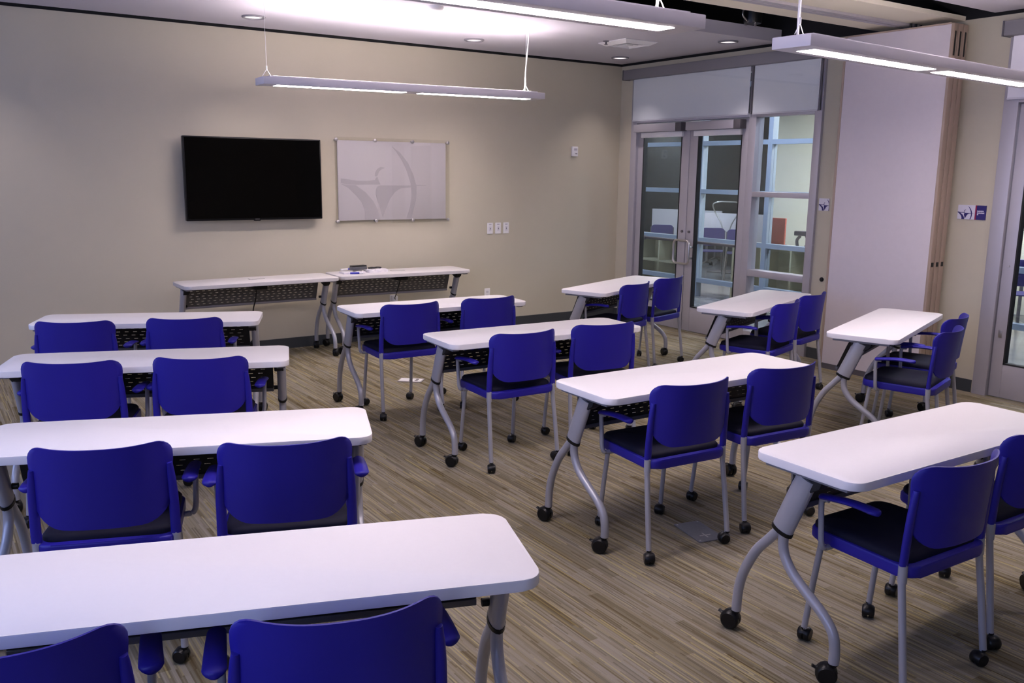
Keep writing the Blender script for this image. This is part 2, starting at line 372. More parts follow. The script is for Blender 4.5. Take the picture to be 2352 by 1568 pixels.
# ------------------------------------------------------------------ things on the back wall
tv = thing('television', 'large black flat-screen television mounted on the back wall', 'television', (2.61, YW-.10, 1.607))
tw, thh = .625, .366
bm = bmesh.new(); prism(bm, rrect(-tw, tw, -thh, thh, .006, 3), -.02, .03, .003, 2, lambda a, b, c: (a, c, b)); obj('case', bm, 'tv_frame', tv, 35)
B('screen', 'tv_screen', tv, -tw+.012, tw-.012, -.0225, -.0195, -thh+.018, thh-.012)
B('logo_strip', 'steel', tv, -.02, .02, -.0225, -.0205, -thh+.006, -thh+.010)
B('sensor_tab', 'tv_frame', tv, -.03, .03, -.018, .0, -thh-.008, -thh+.001, .002)
B('wall_mount', 'black', tv, -.25, .25, .03, .10, -.2, .2)
ab = thing('glass_writing_board', 'white writing board with grey archer emblem behind clear acrylic on standoffs', 'whiteboard', (4.035, YW, 1.595))
X0, X1, Z0, Z1 = -.63, .63, -.415, .415
bd = B('board', 'board_white', ab, -.595, .595, -.028, -.012, -.382, .385, .002)
emblem(bd, 'emblem_grey', lambda a, b, c: (-.595+a*1.19, -.0295+c*.0018, -.382+b*.767))
B('acrylic_sheet', 'acrylic', ab, X0, X1, -.046, -.040, Z0, Z1)
for z in (Z0+.025, Z1-.025):
    for x in (X0+.018, -.205, .205, X1-.018):
        bm = bmesh.new(); lathe(bm, [(.009, -.001), (.009, -.039), (.0165, -.0395), (.0165, -.050), (.012, -.053)], 14, (x, 0, z), 'Y'); obj('standoff', bm, 'steel', ab, 40)
for i, x in enumerate((5.195, 5.298, 5.403)):
    s = thing('light_switch', ('white wall switch plate nearest the writing board in a row of three', 'middle white wall switch plate in a row of three', 'white wall switch plate nearest the thermostat in a row of three')[i], 'switch', (x, YW, 1.097), group='row of three switch plates')
    bm = bmesh.new(); prism(bm, rrect(-.036, .036, -.06, .06, .004, 2), -.007, -.0002, .002, 1, lambda a, b, c: (a, c, b)); obj('plate', bm, 'white_plastic', s, 35)
    B('rocker', 'lamp_white', s, -.014, .014, -.010, -.0071, -.03, .02, .001)
    B('label_slot', 'emblem_grey', s, -.016, .016, -.0078, -.0071, .035, .047)
    B('tip', 'valance', s, -.004, .006, -.013, -.0101, -.012, .004)
def outlet(label, x, z):
    s = thing('wall_outlet', label, 'outlet', (x, YW, z))
    bm = bmesh.new(); prism(bm, rrect(-.036, .036, -.058, .058, .004, 2), -.006, -.0002, .002, 1, lambda a, b, c: (a, c, b)); obj('plate', bm, 'white_plastic', s, 35)
    for zz in (-.022, .022):
        r = B('receptacle', 'lamp_white', s, -.014, .014, -.0085, -.0061, zz-.013, zz+.013, .001)
        BL('slot', 'black', r, [(-.007, -.005, -.0092, -.0086, zz-.004, zz+.006), (.005, .007, -.0092, -.0086, zz-.004, zz+.006)])
outlet('white duplex outlet low on the back wall beyond the small tables', 5.165, .385)
outlet('white duplex outlet on the back wall with a plug in it', 4.022, .39)
th = thing('thermostat', 'small white thermostat high on the back wall near the corner', 'thermostat', (6.318, YW, 1.938))
bm = bmesh.new(); prism(bm, rrect(-.04, .04, -.055, .055, .006, 3), -.025, -.0002, .004, 2, lambda a, b, c: (a, c, b)); obj('body', bm, 'white_plastic', th, 35)
B('display', 'emblem_grey', th, -.018, .028, -.0265, -.0251, .01, .035)
B('slider', 'valance', th, 0, .028, -.029, -.0251, -.03, -.018, .001)
# ------------------------------------------------------------------ things on the right wall
def door_sign(label, y1, y0, z0, z1, full):
    s = thing('wall_sign', label, 'sign', (XR, y1, z0)); L = y1-y0; hh = z1-z0   # local +a runs towards -Y
    wl = .62*L if full else L
    B('plaque', 'sign_white', s, -.007, -.0003, -wl, 0, 0, hh)
    if full:
        B('red_band', 'sign_red', s, -.0072, -.0003, -wl-.012, -wl-.0001, 0, hh)
        bf = B('blue_field', 'emblem_navy', s, -.0071, -.0003, -L, -wl-.0121, 0, hh)
        bm = bmesh.new()
        for zc, words in ((.60, (.055,)), (.47, (.062,)), (.36, (.014,))):
            y = -wl-.018
            for wlen in words:
                k = int(wlen/.0058)
                for q in range(k): box(bm, -.0078, -.00715, y-.0045, y, zc*hh-.004, zc*hh+(.004 if q % 3 else .0055)); y -= .0058
        obj('lettering', bm, 'sign_white', bf)
        sx, sz = .62*L/.82, hh
        emblem(s, 'emblem_navy', lambda a, b, c: (-.0078+c*.0007, -(a-.02)*sx, b*sz), clip=(.02, .83, .0, 1.0))
    else:
        sx = L/.62
        emblem(s, 'emblem_navy', lambda a, b, c: (-.0078+c*.0007, -(a-.02)*sx, b*hh), clip=(.02, .64, .0, 1.0))
door_sign('square white sign with navy archer emblem beside the glazed sidelight', 5.337, 5.226, 1.388, 1.50, False)
door_sign('long white and navy room sign with archer emblem beside the partition', 4.003, 3.775, 1.378, 1.49, True)
wb = thing('door_stop_button', 'round black button on the wall between sidelight and partition', 'button', (XR, 5.245, .755))
bm = bmesh.new(); lathe(bm, [(.021, -.0002), (.021, -.008), (.017, -.014), (.008, -.017)], 20, axis='X'); obj('knob', bm, 'black', wb, 50)
# ------------------------------------------------------------------ ceiling fittings
def downlight(x, y, label):
    d = thing('recessed_downlight', label, 'downlight', (x, y, H), group='recessed downlights of the ceiling')
    bm = bmesh.new(); tube(bm, [(.085*math.cos(a), .085*math.sin(a), -.004) for a in [2*PI*k/32 for k in range(32)]], .011, 8, Vector((0, 0, 1)), closed=True); obj('trim_ring', bm, 'valance', d, 40)
    bm = bmesh.new(); lathe(bm, [(.076, -.0005), (.076, -.004), (.05, -.0055), (.02, -.006)], 28); obj('lens', bm, 'downlight_lens', d, 40)
    sl_ = bpy.data.lights.new('downlight_lamp', 'SPOT'); sl_.energy = SPOT; sl_.color = LAMP; sl_.spot_size = math.radians(94); sl_.spot_blend = 1.0; sl_.shadow_soft_size = .07
    so_ = bpy.data.objects.new('downlight_lamp', sl_); C.objects.link(so_); so_.parent = d; so_.location = (0, 0, -.012)
downlight(2.49, 7.602, 'round recessed downlight in the ceiling above the television')
downlight(4.597, 7.563, 'round recessed downlight in the ceiling above the writing board')
downlight(6.524, 7.694, 'round recessed downlight in the ceiling corner by the glass doors')
downlight(6.523, 6.142, 'round recessed downlight in the ceiling above the glazed sidelight')
downlight(4.515, 5.951, 'round recessed downlight partly behind the middle pendant light')
downlight(2.47, 5.98, 'round recessed downlight in the ceiling beyond the middle pendant light')
downlight(.45, 7.60, 'round recessed downlight in the ceiling by the window end of the television wall')
downlight(.45, 5.98, 'round recessed downlight in the ceiling above the first table of the television-side column')
for xx, yy, lb_ in ((4.5, 3.0, 'above the pendant by the partition'), (6.5, 3.0, 'above the single glass door'), (4.5, 1.1, 'above the fourth table of the middle column'), (6.5, 1.1, 'by the rear end of the right wall')):
    downlight(xx, yy, 'round recessed downlight in the nearer ceiling panel, '+lb_)
av = thing('air_diffuser', 'square white ceiling air diffuser with nested louvres', 'vent', (5.84, 6.78, H))
def ringbox(bm, a, b, z0, z1):
    for bx_ in ((-b, b, -b, -a), (-b, b, a, b), (-b, -a, -a, a), (a, b, -a, a)): box(bm, *bx_, z0, z1)
bm = bmesh.new()
rr_ = [[bm.verts.new((sx*a, sy*a, z)) for sx, sy in ((-1, -1), (1, -1), (1, 1), (-1, 1))] for a, z in ((.200, -.0004), (.200, -.008), (.150, -.034), (.143, -.034), (.143, -.0004))]
for A, Bq in zip(rr_, rr_[1:]+rr_[:1]):
    for k in range(4): bm.faces.new((A[k], A[(k+1) % 4], Bq[(k+1) % 4], Bq[k]))
obj('frame', bm, 'white_plastic', av)
for a, z in ((.105, -.026), (.075, -.026), (.045, -.026)):
    bm = bmesh.new()
    o4 = [bm.verts.new((s*(a+.028), t*(a+.028), z-.004)) for s, t in ((-1, -1), (1, -1), (1, 1), (-1, 1))]
    i4 = [bm.verts.new((s*a, t*a, -.0004)) for s, t in ((-1, -1), (1, -1), (1, 1), (-1, 1))]
    for k in range(4): bm.faces.new((o4[k], o4[(k+1) % 4], i4[(k+1) % 4], i4[k]))
    obj('louvre', bm, 'white_plastic', av)
B('centre_plate', 'white_plastic', av, -.035, .035, -.035, .035, -.032, -.026)
B('throat', 'void', av, -.1425, .1425, -.1425, .1425, -.003, -.0003)
sp = thing('sprinkler_head', 'small dark sprinkler head beside the air diffuser', 'sprinkler', (5.62, 6.84, H))
bm = bmesh.new(); lathe(bm, [(.03, -.0003), (.028, -.006), (.009, -.008), (.009, -.03), (.02, -.034), (.02, -.036)], 16); obj('head', bm, 'alu_dark', sp, 40)
sd = thing('smoke_detector', 'round white smoke detector on the bright ceiling', 'detector', (3.463, 6.268, H))
bm = bmesh.new(); lathe(bm, [(.062, -.0003), (.062, -.012), (.05, -.03), (.03, -.036)], 28); obj('dome', bm, 'white_plastic', sd, 50)
ap = thing('ceiling_access_plate', 'thin white square plate beside the smoke detector', 'plate', (3.47, 6.09, H)); B('plate', 'white_plastic', ap, -.075, .075, -.06, .06, -.010, -.0003, .002)
vd = thing('ceiling_spotlight', 'dark round fitting hanging in the black ceiling gap', 'fitting', (6.35, 5.70, 3.02))
bm = bmesh.new(); lathe(bm, [(.075, 0), (.08, .02), (.08, .11), (.06, .13)], 24); obj('can', bm, 'black', vd, 40)
T('conduit', 'steel', vd, spline([(-.075, 0, .02), (-.13, 0, .06), (-.11, 0, .12), (-.02, 0, .14)]), .008)
for a in (.3, 2.2, 4.3): B('clip', 'steel', vd, .06*math.cos(a)-.008, .06*math.cos(a)+.008, .06*math.sin(a)-.008, .06*math.sin(a)+.008, -.014, .001)
T('drop_rod', 'black', vd, [(0, 0, .129), (0, 0, DECK-3.02)], .008)
# ------------------------------------------------------------------ pendant lights
def pendant(label, x0, x1, y, z0, ztop, rz=0, tilt=0, canopy=None, cables=(.16, .16)):
    """x0..x1 length, underside at z0, hung from ztop"""
    L = x1-x0; W = .105; hgt = .055
    t = thing('pendant_light', label, 'pendant light', ((x0+x1)/2, y, z0), rz, 'linear pendant lights'); h = L/2
    hs = obj_house(t, h, W, hgt)
    ll = (L-.38)/2
    for s in (-1, 1):
        a, b = (-h+.12, -h+.12+ll) if s < 0 else (h-.12-ll, h-.12)
        B('lens', 'lens', t, a, b, -W+.055, W-.055, -.0015, .002)
    B('upper_slot', 'uplens', t, -h+.10, h-.10, -.035, .035, hgt+.0105, hgt+.014)
    for s, c in zip((-1, 1), cables):
        xx = s*(h-c)
        T('suspension_wire', 'cable_white', t, [(xx, 0, hgt+.06), (xx, 0, ztop-z0)], .0016, 6)
        for q in (-1, 1): T('bridle', 'cable_white', t, [(xx, 0, hgt+.06), (xx+q*.035, 0, hgt+.008)], .0022, 6)
        T('gripper', 'cable_white', t, [(xx, 0, hgt+.055), (xx, 0, hgt+.085)], .005, 8)
    if canopy is not None:
        xx = canopy*(h-(cables[0] if canopy < 0 else cables[1]))
        T('power_cord', 'cable_white', t, spline([(xx-.005*canopy, .012, hgt+.01), (xx+.006, .012, hgt+.2), (xx+.03, .012, ztop-z0-.1), (xx+.03, .012, ztop-z0-.015)]), .0058, 8)
        bm = bmesh.new(); lathe(bm, [(.06, ztop-z0-.0003), (.06, ztop-z0-.012), (.045, ztop-z0-.02), (.012, ztop-z0-.026)], 24, (xx+.02, 0, 0)); obj('canopy', bm, 'lamp_white', t, 40)
    t.rotation_euler = (0, tilt, rz)
    return t
def obj_house(t, h, W, hgt):
    bm = bmesh.new(); box(bm, -h, h, -W, W, 0, hgt, .004); box(bm, -h+.06, h-.06, -W+.03, W-.03, hgt-.002, hgt+.010)
    return obj('housing', bm, 'lamp_white', t, 35)
pendant('slim white linear pendant light in front of the television wall', 2.27, 4.81, 6.82, 2.335, H, rz=math.radians(-1.6), tilt=-.008, canopy=1, cables=(.06, .14))
pendant('slim white linear pendant light over the middle tables', .11, 2.76, 2.83, 2.285, H, canopy=1, cables=(.16, .16))
pendant('slim white linear pendant light in front of the folding partition', 3.43, 6.08, 2.95, 2.28, H, rz=math.radians(4.5), canopy=-1, cables=(.06, .14))
# ------------------------------------------------------------------ casters (shared)
def caster(parent, x, y, r, ang, lever, topz, wth):
    """swivel caster standing on the floor; ang = trailing direction"""
    c, s = math.cos(ang), math.sin(ang); off = r*.55
    wx, wy_ = x+c*off, y+s*off
    bm = bmesh.new()
    lathe(bm, [(r*.30, 0), (r*.30, topz-2*r*.9)], 12, (x, y, 2*r*.9)); lathe(bm, [(r*.46, 0), (r*.46, r*.16)], 14, (x, y, topz-r*.18))
    # hood: three-quarter shell over the wheels
    seg = 18
    prof = [(-wth, .0), (-wth, .80), (-wth*.55, 1.04), (wth*.55, 1.04), (wth, .80), (wth, .0)]
    ax = Vector((-s, c, 0)); dr = Vector((c, s, 0)); cen = Vector((wx, wy_, r))
    rows = []
    for k in range(seg+1):
        a = math.radians(20+170*k/seg); d = -dr*math.cos(a)*1+Vector((0, 0, 1))*math.sin(a)
        rows.append([bm.verts.new(cen+ax*q+d*r*p) for q, p in prof])
    for A, Bq in zip(rows, rows[1:]):
        for i in range(len(prof)-1): bm.faces.new((A[i], A[i+1], Bq[i+1], Bq[i]))
    cs = obj('caster', bm, 'black', parent, 50)
    for q in (-1, 1):
        bm = bmesh.new()
        w0, w1 = q*wth*.12, q*wth*.95
        prf = [(r*.5, w1), (r*.82, w1), (r*.96, w1*.8+w0*.2), (r, w1*.5+w0*.5), (r*.97, w0)]
        rings = []
        for rr, hh in prf:
            rings.append([bm.verts.new(cen+ax*hh+(dr*math.cos(2*PI*k/20)+Vector((0, 0, 1))*math.sin(2*PI*k/20))*rr) for k in range(20)])
        for A, Bq in zip(rings, rings[1:]):
            for k in range(20): bm.faces.new((A[k], A[(k+1) % 20], Bq[(k+1) % 20], Bq[k]))
        bm.faces.new(rings[0]); bm.faces.new(rings[-1])
        obj('wheel', bm, 'black', cs, 40)
    if lever:
        bm = bmesh.new(); p0 = cen+dr*r*.75+Vector((0, 0, r*.55)); p1 = cen+dr*r*1.35+Vector((0, 0, r*.62))
        tube(bm, [p0, (p0+p1)/2+Vector((0, 0, -.004)), p1], .0045, 8, Vector((0, 0, 1)), .010); obj('brake_lever', bm, 'black', cs, 40)
    return cs
# ------------------------------------------------------------------ training tables
TW, TD, TH_ = 1.375, .437, .737
def make_table(top_mat='laminate', panel='mesh_panel'):
    t = thing('training_table', 'white', 'table')
    bm = bmesh.new(); prism(bm, rrect(-TW/2, TW/2, -TD/2, TD/2, .055, 7), TH_-.030, TH_, .0035, 2); obj('tabletop', bm, top_mat, t, 35)
    B('support_rail', 'lip', t, -.60, .60, -.025, .025, TH_-.058, TH_-.0302, .003)
    for s in (-1, 1):
        x = s*.645
        B('top_bracket', 'valance', t, x-.022, x+.022, -.17, .17, TH_-.046, TH_-.0302, .003)
        bm = bmesh.new()
        prism(bm, [(-.07, .706), (.06, .706), (.055, .665), (-.02, .642), (-.055, .665)], x-.024-s*.012, x+.024-s*.012, .004, 2, lambda a, b, c: (c, a, b)); obj('hinge_block', bm, 'black_soft', t, 35)
        ul = T('upper_leg', 'silver', t, [(x, .004, .690), (x, .094, .468)], .0235, 16, Vector((1, 0, 0)), .043)
        T('collar', 'black', ul, [(x, .0905, .476), (x, .0955, .462)], .0255, 16, Vector((1, 0, 0)), .0455)
        rear = spline([(x, .108, .462), (x, .150, .412), (x, .205, .345), (x, .255, .245), (x, .276, .160), (x, .280, .078)])
        frnt = spline([(x, .082, .460), (x, .086, .425), (x, .075, .378), (x, .035, .325), (x, -.035, .275), (x, -.105, .228), (x, -.148, .178), (x, -.160, .120), (x, -.160, .078)])
        T('leg', 'silver', t, rear, .0185, 12); T('leg', 'silver', t, frnt, .0185, 12)
        caster(t, x, .280, .036, PI*.62 if s < 0 else PI*.4, True, .080, .026)
        caster(t, x, -.160, .036, PI*.72 if s < 0 else PI*.3, True, .080, .026)
    # perforated modesty panel: slots are real holes
    bm = bmesh.new()
    ptop, pbot = Vector((0, .088, .676)), Vector((0, .150, .512))
    dv = (pbot-ptop); Lp = dv.length; dv.normalize(); nv = Vector((0, dv.z, -dv.y))*.0012
    def quad(x0, x1, s0, s1):
        for sg in (1, -1):
            vs = [bm.verts.new(Vector((x, 0, 0))+ptop+dv*s+nv*sg) for x, s in ((x0, s0), (x1, s0), (x1, s1), (x0, s1))]
            bm.faces.new(vs if sg > 0 else vs[::-1])
    PX = .60; rows = 6; sl, sw, pitch = .023, .0042, .052
    rs = [.022+i*.0255 for i in range(rows)]
    prev = 0
    for i, s in enumerate(rs):
        quad(-PX, PX, prev, s); prev = s+sw
        x = -PX; k = -PX+.03+(.013 if i % 2 else 0)
        while k+sl < PX-.01:
            quad(x, k, s, s+sw); x = k+sl; k += pitch
        quad(x, PX, s, s+sw)
    quad(-PX, PX, prev, Lp)
    mp = obj('modesty_panel', bm, panel, t)
    B('panel_lip', 'lip' if panel == 'mesh_panel' else 'valance', mp, -PX, PX, .142, .158, .494, .513, .002)
    for s in (-1, 1): T('panel_knob', 'black', t, [(s*.602, .088, .530), (s*.624, .088, .530)], .012, 10)
    return t
proto = make_table()
TABLES = {  # x, y, degrees, label
 'A1': (.612, 2.048, -18.9), 'A2': (.766, 3.341, -20.3), 'A3': (.955, 4.757, -19.6), 'A4': (1.230, 6.052, -22.7),
 'B1': (3.149, 5.734, -3.1), 'B2': (3.157, 4.442, -2.9), 'B3': (3.125, 3.067, -.8), 'B4': (3.106, 1.828, -.8),
 'C1': (5.185, 5.997, 21.3), 'C2': (5.454, 4.674, 20.2), 'C3': (5.412, 3.503, 20.1)}
COLN = {'A': 'television-side column', 'B': 'middle column', 'C': 'glass-door column'}
def nth(k):
    i = {'A': 5-int(k[1]), 'B': int(k[1]), 'C': int(k[1])}[k[0]]
    return ('first', 'second', 'third', 'fourth')[i-1]
for i, (k, (x, y, a)) in enumerate(TABLES.items()):
    t = proto if i == 0 else copy_tree(proto)
    t.location = (x, y, 0); t.rotation_euler = (0, 0, math.radians(a))
    tag(t, 'white folding training table, %s from the television wall in the %s' % (nth(k), COLN[k[0]]), 'table', 'training tables with blue chairs')
# two grey-white tables against the back wall
proto2 = make_table('grey_laminate', 'mesh_panel_grey'); proto2.name = 'training_table'
bm = bmesh.new(); box(bm, -.07, .07, .02, .075, .705, .7382, .001)
pb = obj('power_port', bm, 'lip', proto2); B('port_lid', 'grey_laminate', pb, -.062, .062, .027, .068, .7382, .7392)
B('power_box', 'black', proto2, -.06, .05, -.09, .10, .655, .7065, .004)
for j, (x, y, a, l) in enumerate(((2.490, 7.755, 1.3, 'grey-white training table against the wall below the television'), (3.900, 7.800, -2.0, 'grey-white training table against the wall below the writing board'))):
    t = proto2 if j == 0 else copy_tree(proto2)
    t.location = (x, y, 0); t.rotation_euler = (0, 0, math.radians(a)); tag(t, l, 'table', 'tables along the back wall')
# ------------------------------------------------------------------ chairs
def make_chair():
    t = thing('stacking_chair', 'blue', 'chair')
    # seat pan with a raised edge
    def pan(sc, yoff=0):
        out = []
        for x, y in rrect(-.225*sc, .225*sc, -.215*sc, .215*sc, .055, 6):
            k = 1-.06*(y+.2)/.4
            out.append((x*k, y+yoff))
        return out
    bm = bmesh.new(); prism(bm, pan(1), .420, .462, .010, 3); obj('seat_pan', bm, 'blue', t, 40)
    bm = bmesh.new(); n = 7
    rings = []
    for q, z in ((.95, .460), (.95, .474), (.92, .483), (.84, .488), (.6, .490), (.3, .489)):
        rings.append([bm.verts.new((x, y, z-(.004 if abs(x) < .1 and q < .9 else 0))) for x, y in [(a*q/1, b*q*.97+.012) for a, b in pan(1)]])
    for A, Bq in zip(rings, rings[1:]):
        m = len(A)
        for k in range(m): bm.faces.new((A[k], A[(k+1) % m], Bq[(k+1) % m], Bq[k]))
    bm.faces.new(rings[0][::-1]); bm.faces.new(rings[-1]); obj('seat_cushion', bm, 'seat', t, 60)
    # curved backrest shell
    bm = bmesh.new(); NX, NZ = 22, 14; th = .007
    ZB, ZT = .520, .803
    def width(v):                      # half width by height fraction, rounded corners
        z = ZB+(ZT-ZB)*v; w = .206+.024*v
        rb, rtp = .085, .058
        if z-ZB < rb: w -= rb*(1-math.sqrt(max(0, 1-((rb-(z-ZB))/rb)**2)))*1.0
        if ZT-z < rtp: w -= rtp*(1-math.sqrt(max(0, 1-((rtp-(ZT-z))/rtp)**2)))
        return w
    vv = [0, .006, .02, .05, .09, .14, .2, .3, .42, .55, .68, .78, .85, .9, .94, .97, .99, .998, 1]
    sides = []
    for side in (1, -1):
        rows = []
        for v in vv:
            w = width(v); z = ZB+(ZT-ZB)*v; row = []
            for i in range(NX+1):
                x = w*(2*i/NX-1)
                y = -.247-.024*v-.010*v*v+(.072+.026*v)*(abs(x)/.23)**2.5+side*th/2
                z2 = z+.006*(x/.23)**2*v**4
                row.append(bm.verts.new((x, y, z2)))
            rows.append(row)
        sides.append(rows)
    for s, rows in enumerate(sides):
        for A, Bq in zip(rows, rows[1:]):
            for i in range(NX): bm.faces.new((A[i], A[i+1], Bq[i+1], Bq[i]) if s else (A[i], Bq[i], Bq[i+1], A[i+1]))
    F, K = sides
    loop = lambda R: R[0]+[r[-1] for r in R[1:-1]]+R[-1][::-1]+[r[0] for r in R[1:-1]][::-1]
    a, b = loop(F), loop(K)
    for i in range(len(a)): bm.faces.new((a[i], a[(i+1) % len(a)], b[(i+1) % len(b)], b[i]))
    obj('backrest', bm, 'blue', t, 60)
    for s in (-1, 1):
        post = spline([(s*.220, -.182, .464), (s*.219, -.186, .56), (s*.217, -.192, .65), (s*.213, -.197, .722)], 4)
        bm = bmesh.new(); tube(bm, post, lambda q: .0175-.008*q**3, 12, Vector((1, 0, 0)), .0125); pp = obj('back_post', bm, 'blue', t, 60)
        T('leg', 'silver', t, [(s*.220, -.182, .475), (s*.221, -.184, .40), (s*.227, -.206, .25), (s*.232, -.232, .055)], .0125, 12)
        T('leg_sleeve', 'silver', t, [(s*.220, -.182, .4635), (s*.221, -.184, .405)], .0150, 12)
        T('leg', 'silver', t, [(s*.178, .165, .425), (s*.184, .185, .25), (s*.190, .205, .055)], .0115, 12)
        arm = spline([(s*.165, .110, .417), (s*.235, .110, .417), (s*.254, .112, .440), (s*.257, .116, .50), (s*.260, .120, .58), (s*.262, .113, .603), (s*.262, .088, .607)], 5)
        T('arm_tube', 'silver', t, arm, .0105, 10)
        bm = bmesh.new()
        top = []
        NA = 24
        for i in range(NA+1):
            q = .5-.5*math.cos(PI*i/NA); y = .126-.235*q; wd = .022+.006*q; re = wd/.235
            if 1-q < re: wd *= math.sqrt(max(.004, 1-((re-(1-q))/re)**2))
            if q < .06: wd *= math.sqrt(max(.05, 1-((.06-q)/.06)**2))
            z = .610+.016*math.sin(q*PI*.72)
            ring = []
            for k in range(12):
                a_ = 2*PI*k/12; ring.append(bm.verts.new((s*.262+wd*math.cos(a_), y, z+.0105*math.sin(a_)*min(1, .35+wd/.02))))
            top.append(ring)
        for A, Bq in zip(top, top[1:]):
            for k in range(12): bm.faces.new((A[k], A[(k+1) % 12], Bq[(k+1) % 12], Bq[k]))
        bm.faces.new(top[0][::-1]); bm.faces.new(top[-1]); obj('armrest', bm, 'blue', t, 60)
        caster(t, s*.232, -.233, .0265, PI*(1.35 if s < 0 else .9), False, .060, .023)
        caster(t, s*.190, .206, .0265, PI*(.1 if s < 0 else 1.2), False, .060, .023)
    T('cross_bar', 'silver', t, [(-.18, .15, .412), (.18, .15, .412)], .009, 10)
    return t
ch0 = make_chair()
CHAIRS = {
 'A4L': (.814, 5.937, -23.5), 'A4R': (1.395, 5.753, -22.0), 'A3L': (.634, 4.737, -24.0), 'A3R': (1.181, 4.538, -25.0),
 'A2L': (.511, 3.292, -20.0), 'A2R': (1.050, 3.025, -20.3), 'A1L': (0.104, 2.057, -11.5), 'A1R': (.730, 1.832, -17.0),
 'B1L': (2.818, 5.655, -1.5), 'B1R': (3.458, 5.645, -2.5), 'B2L': (2.872, 4.348, -1.5), 'B2R': (3.487, 4.338, -8.0),
 'B3L': (2.828, 2.947, -4.0), 'B3R': (3.461, 2.961, -4.0), 'B4L': (2.793, 1.705, -1.5), 'B4R': (3.395, 1.745, -1.0),
 'C1L': (4.915, 5.762, 18.0), 'C1R': (5.487, 5.952, 15.0), 'C2L': (5.156, 4.403, 18.0), 'C2R': (5.714, 4.599, 15.0),
 'C3L': (5.089, 3.132, 17.0), 'C3R': (5.613, 3.395, 17.0)}
for i, (k, (x, y, a)) in enumerate(CHAIRS.items()):
    t = ch0 if i == 0 else copy_tree(ch0)
    t.location = (x, y, 0); t.rotation_euler = (0, 0, math.radians(a))
    tag(t, 'blue chair at the %s table of the %s, %s the glass doors' % (nth(k), COLN[k[0]], 'further from' if k[2] == 'L' else 'nearer to'), 'chair', 'blue stacking chairs with casters')
# ------------------------------------------------------------------ floor boxes, cords, things on the tables
fb = thing('floor_box', 'pale rectangular floor outlet plate on the carpet', 'floor outlet', (3.29, 6.39, 0), math.radians(-42))
bm = bmesh.new(); prism(bm, rrect(-.10, .10, -.065, .065, .006, 2), .0002, .006, .001, 1); obj('plate', bm, 'floor_plate_light', fb, 35)
B('blank_lid', 'white_plastic', fb, -.09, -.01, -.05, .05, .006, .0072); B('socket_lid', 'white_plastic', fb, .01, .09, -.05, .05, .006, .0072)
for q in (-1, 1):
    bm = bmesh.new(); lathe(bm, [(.014, .0072), (.014, .0085)], 16, (.05, q*.022, 0)); obj('socket', bm, 'alu_dark', fb)
fb = thing('floor_box', 'dull grey floor plate with worn cross mark on the carpet', 'floor outlet', (3.025, 2.86, 0), math.radians(-12))
bm = bmesh.new(); prism(bm, rrect(-.072, .072, -.115, .115, .006, 2), .0002, .005, .001, 1); obj('plate', bm, 'floor_plate', fb, 35)
BL('cross_mark', 'floor_plate_light', fb, [(-.03, .03, -.056, -.05, .005, .0056), (-.003, .003, -.08, -.026, .005, .0054)])
for q in (-1, 1):
    for w in (-1, 1):
        bm = bmesh.new(); lathe(bm, [(.005, .005), (.004, .0062)], 10, (q*.058, w*.10, 0)); obj('screw', bm, 'steel', fb)
tag(T('power_cord', 'black', None, spline([(2.47, 7.76, .655), (2.475, 7.80, .56), (2.46, 7.84, .45), (2.50, 7.95, .30), (2.53, 8.03, .20), (2.50, 8.08, .10), (2.50, 8.10, .02), (2.53, 8.13, .007), (2.7, 8.14, .007)]), .0055, 8), 'black cord hanging from the table below the television', 'cord')
pc = thing('power_cord', 'black cord plugged into the wall below the writing board', 'cord')
T('cable', 'black', pc, spline([(3.91, 7.80, .655), (3.92, 7.86, .58), (3.95, 7.98, .48), (3.99, 8.09, .43), (4.018, 8.135, .41)]), .0055, 8)
B('plug', 'white_plastic', pc, 3.995, 4.049, 8.135, YW-.009, .38, .44, .006)
def rotobj(o, loc, rz): o.location = loc; o.rotation_euler = (0, 0, rz)
er = thing('whiteboard_eraser', 'dark grey felt eraser on the bag of markers', 'eraser'); 
bm = bmesh.new(); box(bm, -.065, .065, -.026, .026, 0, .026, .006); obj('felt', bm, 'lip', er, 35); B('grip', 'black', er, -.062, .062, -.024, .024, .0261, .034, .003)
rotobj(er, (3.48, 7.83, TH_+.030), .15); er.scale = (1.25, 1.25, 1.25)
bg_ = thing('marker_pouch', 'crumpled clear pouch under the eraser and markers', 'pouch', (3.42, 7.83, TH_))
bm = bmesh.new(); bmesh.ops.create_grid(bm, x_segments=10, y_segments=8, size=.5)
for v in bm.verts: v.co = Vector((v.co.x*.22, v.co.y*.12, .016+.010*math.sin(v.co.x*19)*math.cos(v.co.y*15)))
r_ = bmesh.ops.extrude_face_region(bm, geom=bm.faces[:])
for v in [g for g in r_['geom'] if isinstance(g, bmesh.types.BMVert)]: v.co.z = .0005
obj('film', bm, 'cloth', bg_, 60)
def marker(label, x, y, z, rz, cap):
    m = thing('dry_erase_marker', label, 'marker', (x, y, z), rz, 'markers on the pouch')
    T('barrel', cap, m, [(-.055, 0, .009), (.03, 0, .009)], .009, 12); T('cap', 'white_plastic' if cap != 'white_plastic' else 'marker_blue', m, [(.031, 0, .009), (.066, 0, .009)], .0095, 12)
marker('blue marker with white cap lying in front of the eraser', 3.42, 7.745, TH_+.0005, -.25, 'marker_blue')
marker('white marker with blue cap lying beside the eraser', 3.36, 7.86, TH_+.027, .35, 'white_plastic')
cl = thing('folded_cloth', 'folded white cloth with wavy edge on the wall table', 'cloth', (3.66, 7.83, TH_), math.radians(4))
bm = bmesh.new(); bmesh.ops.create_grid(bm, x_segments=18, y_segments=8, size=.5)
